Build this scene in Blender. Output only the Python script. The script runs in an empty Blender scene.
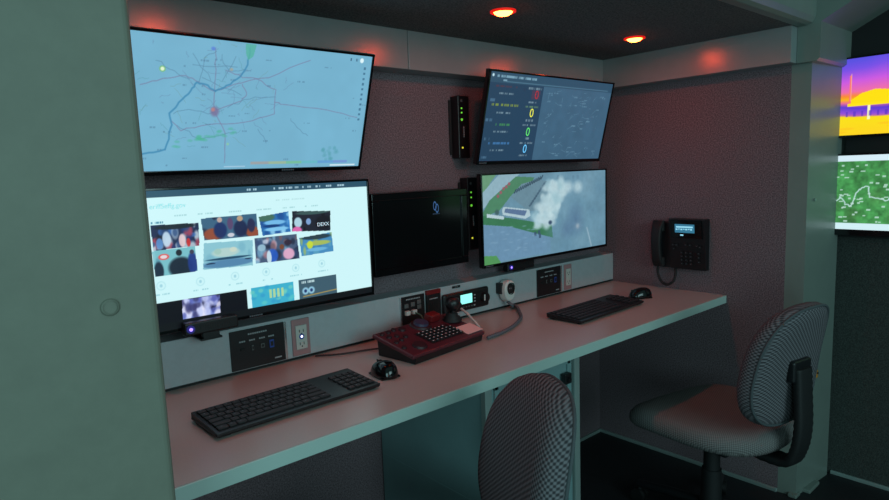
import bpy, bmesh, math, random
import numpy as np
from mathutils import Vector, Matrix
random.seed(4)
S = bpy.context.scene
COL = S.collection
PI = math.pi

# ------------------------------------------------------------------ materials
def lin(c):
    return tuple(((v/255)/12.92 if v/255 <= .04045 else ((v/255+.055)/1.055)**2.4) for v in c)
MATS = {}
def mat(name, rgb, rough=.6, metal=0, noise=None, bump=0, emit=0, coat=0, spec=.5):
    """noise=(scale, contrast) mottles the base colour; bump uses the same noise"""
    m = bpy.data.materials.new(name); m.use_nodes = True
    nt = m.node_tree; b = nt.nodes['Principled BSDF']
    c = lin(rgb)
    b.inputs['Base Color'].default_value = (*c, 1)
    b.inputs['Roughness'].default_value = rough
    b.inputs['Metallic'].default_value = metal
    b.inputs['Specular IOR Level'].default_value = spec
    if coat: b.inputs['Coat Weight'].default_value = coat
    if emit:
        b.inputs['Emission Color'].default_value = (*c, 1)
        b.inputs['Emission Strength'].default_value = emit
    if noise:
        tc = nt.nodes.new('ShaderNodeTexCoord'); nz = nt.nodes.new('ShaderNodeTexNoise')
        nz.inputs['Scale'].default_value = noise[0]; nz.inputs['Detail'].default_value = 4
        nz.inputs['Roughness'].default_value = .65
        nt.links.new(tc.outputs['Object'], nz.inputs['Vector'])
        mp = nt.nodes.new('ShaderNodeMapRange')
        mp.inputs['From Min'].default_value = .3; mp.inputs['From Max'].default_value = .7
        mp.inputs['To Min'].default_value = 1-noise[1]; mp.inputs['To Max'].default_value = 1+noise[1]
        nt.links.new(nz.outputs['Fac'], mp.inputs['Value'])
        mx = nt.nodes.new('ShaderNodeVectorMath'); mx.operation = 'SCALE'
        mx.inputs[0].default_value = c
        nt.links.new(mp.outputs['Result'], mx.inputs['Scale'])
        nt.links.new(mx.outputs['Vector'], b.inputs['Base Color'])
        if bump:
            bp = nt.nodes.new('ShaderNodeBump'); bp.inputs['Strength'].default_value = bump
            bp.inputs['Distance'].default_value = .002
            nt.links.new(nz.outputs['Fac'], bp.inputs['Height'])
            nt.links.new(bp.outputs['Normal'], b.inputs['Normal'])
    MATS[name] = m
    return m

def weave(name, dark, light, k, axes):
    """basket weave cloth: product of two sines along two object-space directions"""
    m = bpy.data.materials.new(name); m.use_nodes = True
    nt = m.node_tree; b = nt.nodes['Principled BSDF']; N = nt.nodes.new; L = nt.links.new
    b.inputs['Roughness'].default_value = .9; b.inputs['Specular IOR Level'].default_value = .15
    tc = N('ShaderNodeTexCoord'); outs = []
    for a in axes:
        d = N('ShaderNodeVectorMath'); d.operation = 'DOT_PRODUCT'; d.inputs[1].default_value = a
        L(tc.outputs['Object'], d.inputs[0])
        s = N('ShaderNodeMath'); s.operation = 'MULTIPLY'; s.inputs[1].default_value = k
        L(d.outputs['Value'], s.inputs[0])
        q = N('ShaderNodeMath'); q.operation = 'SINE'; L(s.outputs[0], q.inputs[0]); outs.append(q)
    p = N('ShaderNodeMath'); p.operation = 'MULTIPLY'; L(outs[0].outputs[0], p.inputs[0]); L(outs[1].outputs[0], p.inputs[1])
    r = N('ShaderNodeMapRange'); r.inputs['From Min'].default_value = -.6; r.inputs['From Max'].default_value = .6
    L(p.outputs[0], r.inputs['Value'])
    mx = N('ShaderNodeMix'); mx.data_type = 'RGBA'
    mx.inputs['A'].default_value = (*lin(dark), 1); mx.inputs['B'].default_value = (*lin(light), 1)
    L(r.outputs['Result'], mx.inputs['Factor']); L(mx.outputs['Result'], b.inputs['Base Color'])
    bp = N('ShaderNodeBump'); bp.inputs['Strength'].default_value = .5; bp.inputs['Distance'].default_value = .002
    L(r.outputs['Result'], bp.inputs['Height']); L(bp.outputs['Normal'], b.inputs['Normal'])
    MATS[name] = m
    return m

def screen_mat():
    m = bpy.data.materials.new('lit_screen'); m.use_nodes = True
    nt = m.node_tree; b = nt.nodes['Principled BSDF']
    b.inputs['Base Color'].default_value = (.01, .01, .01, 1); b.inputs['Roughness'].default_value = .3
    b.inputs['Specular IOR Level'].default_value = .25
    a = nt.nodes.new('ShaderNodeAttribute'); a.attribute_name = 'Col'
    nt.links.new(a.outputs['Color'], b.inputs['Emission Color'])
    b.inputs['Emission Strength'].default_value = 1.0
    MATS['lit_screen'] = m
screen_mat()

mat('wall_carpet', (114, 99, 104), .95, noise=(230, .6), bump=.5, spec=.1)
mat('aisle_carpet', (62, 66, 64), .95, noise=(230, .5), bump=.4, spec=.1)
mat('ceiling_carpet', (104, 104, 104), .95, noise=(200, .6), bump=.5, spec=.1)
mat('floor_rubber', (34, 34, 37), .55, noise=(90, .25), spec=.3)
mat('vinyl_panel', (118, 122, 110), .55, noise=(25, .06), bump=.1, spec=.35)
mat('post_paint', (116, 126, 120), .33, noise=(9, .05), spec=.4)
mat('valance_paint', (132, 140, 140), .27, noise=(7, .05), spec=1.0)
mat('laminate', (184, 174, 168), .28, noise=(300, .05), spec=.5)
mat('laminate_edge', (176, 196, 190), .4)
mat('aluminium', (172, 180, 184), .42, metal=.1, noise=(60, .04))
mat('chrome', (215, 222, 225), .18, metal=.9)
mat('trim_metal', (150, 165, 162), .35, metal=.3)
mat('cabinet_paint', (120, 150, 152), .45, noise=(8, .05))
mat('black_plastic', (22, 22, 25), .38)
mat('black_gloss', (9, 10, 13), .12)
mat('black_matte', (18, 18, 20), .65)
mat('key_black', (24, 24, 27), .6)
mat('key_legend', (215, 200, 205), .5)
mat('white_plastic', (205, 208, 204), .4)
mat('grey_plastic', (120, 122, 125), .5)
mat('cord_grey', (92, 96, 104), .55)
mat('maroon_face', (84, 32, 42), .4, noise=(40, .08))
mat('maroon_dark', (48, 20, 28), .5)
mat('dial_blue', (62, 58, 84), .4)
mat('note_paper', (236, 190, 186), .8)
mat('pink_plate', (160, 122, 124), .4)
mat('white_cream', (186, 186, 180), .45)
mat('label_white', (150, 155, 158), .6)
mat('port_blue', (40, 72, 150), .4)
mat('port_grey', (88, 90, 90), .5)
mat('red_plastic', (110, 18, 22), .4)
mat('yellow_tag', (205, 130, 40), .5)
mat('mouse_red', (110, 18, 24), .25)
mat('lamp_ring', (200, 20, 8), .4, emit=1.2)
mat('lamp_lens', (255, 92, 34), .4, emit=34)
mat('lcd_teal', (150, 255, 240), .4, emit=.9)
mat('lcd_dim', (60, 130, 160), .4, emit=.55)
mat('lcd_bright', (150, 215, 235), .4, emit=.8)
mat('led_green', (110, 215, 60), .4, emit=.8)
mat('led_yellow', (220, 220, 60), .4, emit=1.0)
mat('led_purple', (150, 120, 255), .4, emit=2.2)
mat('led_halo', (40, 36, 120), .4, emit=.5)
mat('led_white', (220, 220, 255), .4, emit=2)
mat('text_grey', (92, 100, 108), .5)
weave('weave_back', (58, 56, 60), (118, 115, 120), 640, ((.72, .72, 0), (0, 0, 1)))
weave('weave_seat', (90, 86, 86), (132, 128, 128), 760, ((1, 0, .6), (0, 1, .6)))
mat('piping', (70, 76, 80), .8)
mat('rubber', (14, 14, 15), .6)

# ------------------------------------------------------------------ mesh helpers
class MB:
    def __init__(s): s.v = []; s.f = []; s.m = []; s.sm = []
    def add(s, vs, fs, mi=0, smooth=False):
        o = len(s.v); s.v += [tuple(v) for v in vs]
        for f in fs: s.f.append(tuple(i+o for i in f)); s.m.append(mi); s.sm.append(smooth)
        return s
    def bm(s, bm, mi=0, smooth=False, M=None):
        bm.verts.index_update()
        s.add([(M @ v.co if M else v.co) for v in bm.verts], [[v.index for v in f.verts] for f in bm.faces], mi, smooth)
        bm.free(); return s
    def box(s, x0, x1, y0, y1, z0, z1, mi=0, bev=0, seg=2, M=None):
        b = bmesh.new(); bmesh.ops.create_cube(b, size=1)
        for v in b.verts:
            v.co = Vector(((x0+x1)/2+v.co.x*(x1-x0), (y0+y1)/2+v.co.y*(y1-y0), (z0+z1)/2+v.co.z*(z1-z0)))
        if bev:
            bmesh.ops.bevel(b, geom=list(b.edges), offset=bev, segments=seg, affect='EDGES', profile=.5)
        return s.bm(b, mi, False, M)
    def quad(s, a, b, c, d, mi=0): return s.add([a, b, c, d], [(0, 1, 2, 3)], mi)
    def cyl(s, p, q, r, r2=None, n=20, mi=0, cap=True, smooth=True):
        p = Vector(p); q = Vector(q); r2 = r if r2 is None else r2
        d = (q-p).normalized(); a = d.orthogonal().normalized(); b = d.cross(a)
        vs = []
        for c, rr in ((p, r), (q, r2)):
            for i in range(n):
                t = 2*PI*i/n; vs.append(c+a*rr*math.cos(t)+b*rr*math.sin(t))
        s.add(vs, [(i, (i+1) % n, n+(i+1) % n, n+i) for i in range(n)], mi, smooth)
        if cap:
            s.add(vs[:n], [tuple(range(n))[::-1]], mi); s.add(vs[n:], [tuple(range(n))], mi)
        return s
    def tube(s, pts, r, n=12, mi=0, sq=None, smooth=True):
        """r: float or function(i, t); sq=(w,h) makes a rounded-rect section"""
        P = [Vector(p) for p in pts]; N = len(P); rings = []; a = None
        for i, p in enumerate(P):
            d = (P[min(i+1, N-1)]-P[max(i-1, 0)]).normalized()
            if a is None: a = d.orthogonal().normalized() if not sq else Vector((1, 0, 0))
            a = (a-d*a.dot(d)).normalized(); b = d.cross(a)
            rr = r(i, i/(N-1)) if callable(r) else r
            ring = []
            for k in range(n):
                t = 2*PI*k/n; ca, sa = math.cos(t), math.sin(t)
                if sq:
                    ca = math.copysign(abs(ca)**.45, ca)*sq[0]; sa = math.copysign(abs(sa)**.45, sa)*sq[1]
                ring.append(p+a*rr*ca+b*rr*sa)
            rings += ring
        fs = [(i*n+k, i*n+(k+1) % n, (i+1)*n+(k+1) % n, (i+1)*n+k) for i in range(N-1) for k in range(n)]
        s.add(rings, fs, mi, smooth)
        s.add(rings[:n], [tuple(range(n))[::-1]], mi); s.add(rings[-n:], [tuple(range(n))], mi)
        return s
    def lathe(s, prof, c=(0, 0, 0), n=28, mi=0, smooth=True, M=None):
        vs = [Vector((c[0]+r*math.cos(2*PI*i/n), c[1]+r*math.sin(2*PI*i/n), c[2]+z)) for r, z in prof for i in range(n)]
        if M: vs = [M @ v for v in vs]
        fs = [(j*n+i, j*n+(i+1) % n, (j+1)*n+(i+1) % n, (j+1)*n+i) for j in range(len(prof)-1) for i in range(n)]
        return s.add(vs, fs, mi, smooth)
    def prism(s, poly, ax, a, b, mi=0):
        """poly in the two other axes (order x,y,z), extruded along axis ax from a to b"""
        def P(p, t): l = list(p); l.insert(ax, t); return tuple(l)
        n = len(poly); vs = [P(p, a) for p in poly]+[P(p, b) for p in poly]
        return s.add(vs, [tuple(range(n))[::-1], tuple(range(n, 2*n))]+[(i, (i+1) % n, n+(i+1) % n, n+i) for i in range(n)], mi)
    def text(s, txt, size, M, mi=0, ext=0):
        cu = bpy.data.curves.new('t', 'FONT'); cu.body = txt; cu.size = size; cu.align_x = 'CENTER'; cu.align_y = 'CENTER'
        cu.extrude = ext
        o = bpy.data.objects.new('t', cu); COL.objects.link(o)
        me = bpy.data.meshes.new_from_object(o)
        s.add([M @ v.co for v in me.vertices], [tuple(p.vertices) for p in me.polygons], mi)
        bpy.data.objects.remove(o); bpy.data.curves.remove(cu); bpy.data.meshes.remove(me)
        return s
    def mesh(s, name, mats):
        me = bpy.data.meshes.new(name); me.from_pydata(s.v, [], s.f)
        for m in (mats if isinstance(mats, (list, tuple)) else [mats]): me.materials.append(MATS[m])
        me.polygons.foreach_set('material_index', s.m); me.polygons.foreach_set('use_smooth', s.sm)
        b = bmesh.new(); b.from_mesh(me); bmesh.ops.recalc_face_normals(b, faces=b.faces); b.to_mesh(me); b.free()
        me.update(); return me
    def obj(s, name, mats, parent=None, loc=(0, 0, 0), rot=(0, 0, 0)):
        o = bpy.data.objects.new(name, s.mesh(name, mats)); COL.objects.link(o)
        o.location = loc; o.rotation_euler = rot
        if parent: o.parent = parent
        return o

def spline(pts, n=10):
    P = [Vector(p) for p in pts]; P = [P[0]*2-P[1]]+P+[P[-1]*2-P[-2]]; out = []
    for i in range(1, len(P)-2):
        for k in range(n):
            t = k/n; a, b, c, d = P[i-1:i+3]
            out.append(.5*((2*b)+(c-a)*t+(2*a-5*b+4*c-d)*t*t+(3*b-a-3*c+d)*t**3))
    out.append(P[-2]); return out

def thing(name, label, cat, loc=(0, 0, 0), rot=(0, 0, 0), group=None):
    o = bpy.data.objects.new(name, None); COL.objects.link(o); o.empty_display_size = .05
    o.location = loc; o.rotation_euler = rot; o['label'] = label; o['category'] = cat
    if group: o['group'] = group
    return o
def tag(o, label, cat, group=None):
    o['label'] = label; o['category'] = cat
    if group: o['group'] = group
    return o
def struct(o): o['kind'] = 'structure'; return o
def inst(o, parent, loc, rot=(0, 0, 0), scale=None):
    c = o.copy(); COL.objects.link(c); c.parent = parent; c.location = loc; c.rotation_euler = rot
    if scale: c.scale = scale
    return c
def copy_tree(o, parent=None):
    c = o.copy(); COL.objects.link(c); c.parent = parent
    for ch in list(o.children): copy_tree(ch, c)
    return c

# ------------------------------------------------------------------ pictures shown on screens, as coloured vertex grids
class Canvas:
    def __init__(s, W, H, rgb):
        s.W, s.H = W, H; s.a = np.ones((H, W, 3))*np.array(rgb)/255
        s.x = (np.arange(W)+.5)/W; s.y = (np.arange(H)+.5)/H; s.X, s.Y = np.meshgrid(s.x, s.y)
        s.asp = H/W
        s.rng = np.random.default_rng(7)
    def put(s, mask, rgb): s.a = s.a*(1-mask[..., None])+np.array(rgb)/255*mask[..., None]
    def poly(s, pts, rgb, al=1):
        m = np.zeros(s.X.shape, bool); n = len(pts)
        for i in range(n):
            (x1, y1), (x2, y2) = pts[i], pts[(i+1) % n]
            if y1 == y2: continue
            c = ((s.Y < y1) != (s.Y < y2)) & (s.X < (x2-x1)*(s.Y-y1)/(y2-y1)+x1); m ^= c
        s.put(m*al, rgb); return m
    def rect(s, x0, y0, x1, y1, rgb, al=1): s.poly([(x0, y0), (x1, y0), (x1, y1), (x0, y1)], rgb, al)
    def line(s, pts, w, rgb, al=1):
        m = np.zeros(s.X.shape)
        for (x1, y1), (x2, y2) in zip(pts, pts[1:]):
            dx, dy = (x2-x1), (y2-y1)*s.asp; L = dx*dx+dy*dy+1e-12
            t = np.clip(((s.X-x1)*dx+(s.Y-y1)*s.asp*dy)/L, 0, 1)
            d = np.hypot(s.X-x1-t*dx, (s.Y-y1)*s.asp-t*dy)
            m = np.maximum(m, np.clip((w-d)/w*1.5, 0, 1))
        s.put(m*al, rgb)
    def blob(s, x, y, rx, ry, rgb, al=1, soft=.5):
        d = np.hypot((s.X-x)/rx, (s.Y-y)/ry); s.put(np.clip((1-d)/soft, 0, 1)*al, rgb)
    def noise(s, sc, seed=0, sy=None):
        r = np.random.default_rng(seed); sy = sy or max(2, int(sc*s.asp)); g = r.random((sy+2, sc+2))
        u = s.X*sc; v = s.Y*sy; i = u.astype(int); j = v.astype(int); fu = u-i; fv = v-j
        fu = fu*fu*(3-2*fu); fv = fv*fv*(3-2*fv)
        return (g[j, i]*(1-fu)+g[j, i+1]*fu)*(1-fv)+(g[j+1, i]*(1-fu)+g[j+1, i+1]*fu)*fv
    def obj(s, name, parent, w, h, y, x0=None, z0=None):
        """grid w x h metres, facing -Y, centred unless x0/z0 (left, top) given"""
        x0 = -w/2 if x0 is None else x0; z0 = h/2 if z0 is None else z0
        gx = np.linspace(x0, x0+w, s.W); gz = np.linspace(z0, z0-h, s.H)
        X, Z = np.meshgrid(gx, gz); v = np.stack([X, np.full_like(X, y), Z], -1).reshape(-1, 3)
        i = np.arange(s.H*s.W).reshape(s.H, s.W)
        f = np.stack([i[1:, :-1], i[1:, 1:], i[:-1, 1:], i[:-1, :-1]], -1).reshape(-1, 4)
        me = bpy.data.meshes.new(name); me.vertices.add(len(v)); me.vertices.foreach_set('co', v.ravel())
        me.loops.add(f.size); me.loops.foreach_set('vertex_index', f.ravel())
        me.polygons.add(len(f)); me.polygons.foreach_set('loop_start', np.arange(0, f.size, 4))
        me.update(calc_edges=True)
        a = np.clip(s.a, 0, 1).reshape(-1, 3); l = np.where(a <= .04045, a/12.92, ((a+.055)/1.055)**2.4)
        at = me.color_attributes.new('Col', 'FLOAT_COLOR', 'POINT')
        at.data.foreach_set('color', np.concatenate([l, np.ones((len(l), 1))], 1).ravel())
        me.materials.append(MATS['lit_screen'])
        o = bpy.data.objects.new(name, me); COL.objects.link(o); o.parent = parent
        return o
def dashes(c, x0, x1, y, h, rgb, al=.8, seed=0, fill=.75):
    """a run of small illegible type"""
    r = random.Random(seed); x = x0
    while x < x1:
        w = r.uniform(.003, .009)
        if r.random() < fill: c.rect(x, y-h/2, min(x+w, x1), y+h/2, rgb, al)
        x += w+.0015
def emis_text(name, txts, parent, rgb, strength=1):
    """txts: (text, size, x, z, y[, italic angle]) facing -Y in the parent's frame"""
    if name not in MATS: mat(name, rgb, .5, emit=strength)
    b = MB()
    for t, sz, x, z, y in txts:
        b.text(t, sz, Matrix.Translation((x, y, z)) @ Matrix.Rotation(PI/2, 4, 'X'))
    return b.obj('screen_text', name, parent)

def map_canvas():
    c = Canvas(500, 214, (118, 178, 206))
    n = c.noise(9, 1)*.6+c.noise(25, 2)*.4
    c.a *= (1+(n-.5)*.05)[..., None]
    R = random.Random(3)
    def rough(pts, j=.006, k=4):
        o = []
        for (a, b), (d, e) in zip(pts, pts[1:]):
            for q in range(k):
                t = q/k; o.append((a+(d-a)*t+R.uniform(-j, j), b+(e-b)*t+R.uniform(-j, j)*2))
        return o+[pts[-1]]
    road = (122, 112, 150)
    for l in [[(.139,.363),(.207,.314),(.277,.277),(.32,.324),(.371,.38)], [(.373,.061),(.374,.221),(.375,.524),(.416,.694),(.421,.945)],
              [(.371,.38),(.469,.303),(.566,.245),(.727,.086)], [(.524,.266),(.597,.343),(.598,.537),(.487,.618),(.353,.639),(.265,.684),(.235,.617)],
              [(.598,.44),(.629,.459),(.821,.489),(.963,.544)], [(.469,.317),(.491,.385),(.471,.445),(.385,.523)], [(.415,.214),(.469,.261),(.524,.266)]]:
        c.line(rough(l, .003), .0022, road, .6)
    for l in [[(.32,.324),(.332,.149),(.376,.087)], [(.185,.178),(.242,.257),(.29,.302)], [(.372,.553),(.302,.53),(.241,.562)],
              [(.662,.563),(.712,.67),(.746,.717)], [(.545,.675),(.576,.781)], [(.3,.2),(.45,.19)], [(.33,.28),(.47,.4)], [(.39,.1),(.42,.22),(.5,.21)],
              [(.25,.66),(.33,.74),(.46,.7)], [(.42,.5),(.5,.42),(.6,.4)], [(.3,.12),(.36,.3)], [(.44,.12),(.40,.3)]]:
        c.line(rough(l, .006), .0017, (86, 130, 160), .65)
    for i in range(70):
        x = R.gauss(.4, .13); y = R.gauss(.4, .22)
        if 0 < y < 1 and x > .12: c.line(rough([(x, y), (x+R.uniform(-.05, .05), y+R.uniform(-.1, .1))], .004), .0013, R.choice([(84, 146, 158), (98, 128, 164), (110, 150, 150)]), .5)
    for i in range(40): 
        x, y = R.random(), R.random()
        dashes(c, x, x+R.uniform(.015, .035), y, .012, (80, 120, 150), .45, i)
    c.line(rough([(.12,.885),(.145,.863),(.216,.837),(.235,.671),(.229,.563),(.259,.479),(.296,.381),(.314,.325),(.345,.334),(.377,.379)], .003), .0042, (62, 134, 176), .8)
    c.line(rough([(.493,.048),(.488,.16),(.462,.262),(.416,.338),(.377,.379)], .003), .0042, (62, 134, 176), .8)
    c.poly([(.475,.01),(.515,.01),(.505,.1),(.487,.13),(.478,.08)], (84, 178, 160), .8)
    for i in range(26):
        t = R.random(); c.blob(.24+t*.22+R.uniform(-.01,.01), .80-t*.12+R.uniform(-.03,.03), .012, .014, (78, 178, 150), .45)
    for i in range(22): c.blob(.80+R.uniform(0,.1), .86+R.uniform(-.04,.09), .01, .02, (84, 156, 170), .35)
    c.blob(.378,.535,.02,.05,(120,110,150),.8); c.blob(.372,.52,.009,.02,(190,130,130),.8)
    c.blob(.204,.243,.011,.024,(120,190,130),1,.2); c.blob(.204,.243,.007,.016,(225,245,210),1,.3)
    c.blob(.365,.07,.01,.018,(90,130,215),.8); c.blob(.43,.21,.008,.014,(170,160,140),.7); c.blob(.43,.79,.006,.014,(150,210,150),.6)
    dashes(c, .90, .935, .045, .02, (50, 80, 110), .8, 5); c.blob(.953,.045,.010,.024,(225,248,252),1,.3)
    for i in range(11): c.rect(.966, .10+i*.045, .977, .12+i*.045, (60, 105, 135), .75)
    for x in range(520, 940, 6):
        t = (x-520)/420; h = [(190,150,130),(190,190,110),(120,200,110),(90,190,190),(80,140,215),(110,120,210)][min(5, int(t*6))]
        c.rect(x/1000, .938, (x+6)/1000, .962, h, .5)
    c.rect(.86, .975, .98, .99, (215, 235, 245), .9); c.rect(.42, .97, .5, .98, (190, 215, 235), .6)
    return c

def photo(c, quad, base, blobs, seed, n=26, pal=None):
    """a small news picture inside a tilted quad"""
    keep = c.a.copy(); m = c.poly(quad, base)
    R = random.Random(seed); xs = [p[0] for p in quad]; ys = [p[1] for p in quad]
    x0, x1, y0, y1 = min(xs), max(xs), min(ys), max(ys)
    for i in range(n):
        c.blob(x0+R.random()*(x1-x0), y0+R.random()*(y1-y0), R.uniform(.006, .02), R.uniform(.02, .06), R.choice(pal), .8)
    for bx, by, rx, ry, col in blobs:
        c.blob(x0+bx*(x1-x0), y0+by*(y1-y0), rx*(x1-x0), ry*(y1-y0), col, .95, .25)
    new = c.a; c.a = keep; c.a[m] = new[m]

def web_canvas():
    c = Canvas(560, 262, (206, 246, 250))
    c.rect(0, 0, 1, .05, (44, 82, 104)); 
    for x0, x1 in ((.50, .54), (.60, .605), (.62, .70), (.715, .755), (.77, .79), (.815, .84), (.865, .91)): dashes(c, x0, x1, .027, .016, (190, 225, 240), .8, int(x0*100))
    for x0, x1 in ((.60, .72), ): dashes(c, x0, x1, .12, .012, (168, 212, 214), .5, 1)
    for i, x0 in enumerate((.24, .32, .42, .53, .63, .72)): dashes(c, x0, x0+.055, .185, .013, (150, 200, 205), .6, i)
    dashes(c, .176, .215, .225, .014, (60, 130, 160), .8, 9)
    P1 = [(30, 50, 110), (60, 110, 180), (20, 24, 40), (200, 220, 230), (40, 70, 120), (170, 70, 90)]
    photo(c, [(.175,.24),(.325,.248),(.322,.415),(.177,.419)], (30, 44, 80), [(.3,.6,.1,.35,(190,215,235)),(.62,.7,.08,.3,(225,200,205)),(.75,.8,.05,.2,(200,50,50)),(.15,.75,.08,.25,(90,140,200)),(.5,.12,.5,.12,(24,34,44))], 1, 34, P1)
    photo(c, [(.333,.22),(.528,.214),(.53,.386),(.34,.383)], (60, 100, 130), [(.2,.75,.2,.3,(150,76,52)),(.9,.8,.14,.28,(150,76,52)),(.32,.6,.13,.4,(26,46,100)),(.32,.15,.05,.13,(196,170,160)),(.68,.6,.14,.42,(28,40,78)),(.68,.16,.06,.14,(190,160,130)),(.88,.5,.08,.35,(40,44,80)),(.5,.85,.07,.1,(210,210,220)),(.5,.35,.06,.3,(90,70,110))], 2, 12, [(40,70,110),(70,110,140),(30,34,60)])
    photo(c, [(.536,.241),(.651,.215),(.655,.38),(.546,.392)], (44, 110, 176), [(.2,.2,.35,.2,(70,110,90)),(.5,.45,.4,.12,(120,190,235)),(.55,.75,.45,.1,(130,200,240)),(.4,.6,.3,.08,(20,60,120))], 3, 14, [(40,120,200),(90,160,220),(30,80,150),(150,210,240)])
    photo(c, [(.667,.217),(.827,.238),(.822,.407),(.661,.381)], (32, 36, 50), [(.16,.5,.11,.25,(180,220,235)),(.12,.85,.14,.2,(230,110,180)),(.42,.5,.07,.16,(130,170,220)),(.8,.6,.25,.35,(24,26,36)),(.55,.12,.5,.1,(60,90,90))], 4, 12, [(26,30,44),(50,70,90),(20,22,30)])
    photo(c, [(.172,.422),(.307,.417),(.309,.601),(.175,.604)], (120, 190, 200), [(.25,.28,.14,.13,(230,80,80)),(.25,.28,.09,.08,(225,225,230)),(.62,.75,.32,.45,(22,34,50)),(.6,.18,.08,.14,(24,30,40)),(.9,.65,.13,.5,(30,56,130)),(.9,.2,.06,.1,(60,60,80)),(.12,.8,.12,.4,(24,40,60))], 5, 5, [(90,150,170),(140,200,210)])
    photo(c, [(.337,.402),(.508,.415),(.501,.613),(.327,.597)], (138, 196, 210), [(.5,.62,.5,.05,(30,70,100)),(.5,.8,.6,.16,(80,130,170)),(.45,.4,.3,.18,(180,210,205)),(.3,.35,.08,.12,(160,200,190)),(.6,.33,.08,.1,(200,215,200)),(.15,.75,.1,.03,(30,50,80)),(.88,.72,.08,.03,(30,50,80))], 6, 4, [(140,200,210),(120,180,200)])
    photo(c, [(.515,.403),(.678,.406),(.685,.608),(.513,.604)], (70, 90, 120), [(.38,.75,.14,.3,(40,90,190)),(.3,.8,.06,.3,(200,225,235)),(.75,.75,.15,.25,(225,170,200)),(.6,.45,.06,.12,(120,70,50)),(.15,.4,.1,.15,(150,190,210)),(.75,.3,.1,.12,(50,40,60))], 7, 40, [(50,70,110),(110,90,100),(190,205,225),(36,44,66),(120,170,200),(170,120,130)])
    photo(c, [(.688,.44),(.826,.419),(.831,.583),(.693,.593)], (70, 140, 190), [(.5,.15,.5,.14,(40,60,70)),(.55,.45,.42,.13,(170,190,90)),(.3,.5,.1,.22,(200,220,60)),(.5,.75,.35,.1,(110,180,220))], 8, 12, [(90,160,190),(60,120,170),(150,180,110)])
    for i, (x, y) in enumerate([(.19,.672),(.315,.681),(.434,.678),(.549,.679),(.666,.681),(.776,.676)]):
        c.blob(x, y, .016, .036, (172, 224, 232), .8, .2); c.blob(x, y, .013, .029, (204, 245, 249), 1, .2); c.blob(x, y, .006, .016, (150, 205, 220), .8)
        dashes(c, x-.025, x+.025, y+.062, .012, (150, 205, 215), .7, i+3)
    c.rect(0, .795, .472, 1, (9, 12, 22))
    photo(c, [(.25,.795),(.376,.80),(.373,.938),(.248,.94)], (120, 140, 210), [], 12, 60, [(235,235,255),(60,60,110),(90,100,180),(200,210,250),(30,30,60)])
    c.rect(.488, .79, .651, .945, (62, 176, 206))
    for i in range(20):
        r = c.rng.random(4); c.blob(.49+r[0]*.155, .80+r[1]*.14, .012, .02, [(50,150,200),(90,200,200),(120,210,190)][i % 3], .6)
    for x in (.555, .570, .585, .602): c.rect(x, .825, x+.009, .895, (190, 220, 150), .85)
    c.rect(.673, .785, .835, .945, (62, 92, 108)); dashes(c, .685, .74, .81, .02, (190, 220, 225), .9, 3)
    for x in (.70, .725): c.blob(x, .885, .016, .035, (150, 205, 230), .9, .3); c.blob(x, .885, .007, .017, (40, 60, 110), 1, .3)
    c.line([(.69,.93),(.834,.915)], .003, (190, 160, 80), .8)
    c.rect(0, .945, 1, 1, (12, 17, 22))
    return c

def alert_canvas():
    c = Canvas(340, 154, (62, 98, 124))
    n = c.noise(30, 5)*.5+c.noise(12, 4)*.5; c.a *= (1+(n-.5)*.10)[..., None]
    R = random.Random(9)
    for i in range(75):
        x = R.uniform(.44, .97); y = R.uniform(.14, .95)
        c.line([(x, y), (x+R.uniform(-.04, .04), y+R.uniform(-.04, .06))], .0017, (96, 138, 162), .7)
        if i % 2: dashes(c, x, x+.03, y, .014, (110, 150, 174), .6, i)
    c.rect(0, 0, .40, 1, (36, 66, 92)); c.rect(0, 0, 1, .115, (46, 80, 104))
    dashes(c, .045, .345, .045, .028, (150, 195, 215), .7, 1); c.blob(.022, .04, .008, .02, (190, 225, 235), 1, .3)
    dashes(c, .085, .12, .09, .018, (150, 190, 210), .7, 2)
    c.line([(.12, .098), (.96, .098)], .0022, (110, 155, 178), .8)
    for x, y, w in ((.08,.231,.1),(.079,.446,.1),(.076,.66,.1),(.071,.874,.1),(.285,.15,.1),(.30,.31,.06),(.29,.33,.0),(.283,.575,.10),(.283,.79,.095),(.30,.52,.06),(.296,.735,.06),(.29,.94,.06)):
        dashes(c, x, x+w, y, .022, (165, 190, 200), .55, int(y*50))
    dashes(c, .282, .383, .362, .018, (110, 150, 110), .7, 3)
    dashes(c, .05, .2, .155, .02, (110, 50, 60), .5, 3); dashes(c, .038, .228, .36, .026, (150, 170, 60), .7, 4)
    dashes(c, .085, .185, .577, .026, (70, 150, 85), .7, 5); dashes(c, .045, .216, .792, .026, (70, 130, 190), .7, 6)
    for y in (.31, .53, .745, .955): dashes(c, .012, .055, y, .03, (90, 130, 160), .6, int(y*9))
    c.rect(.315, .17, .38, .27, (80, 60, 84), .7)
    return c

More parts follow.
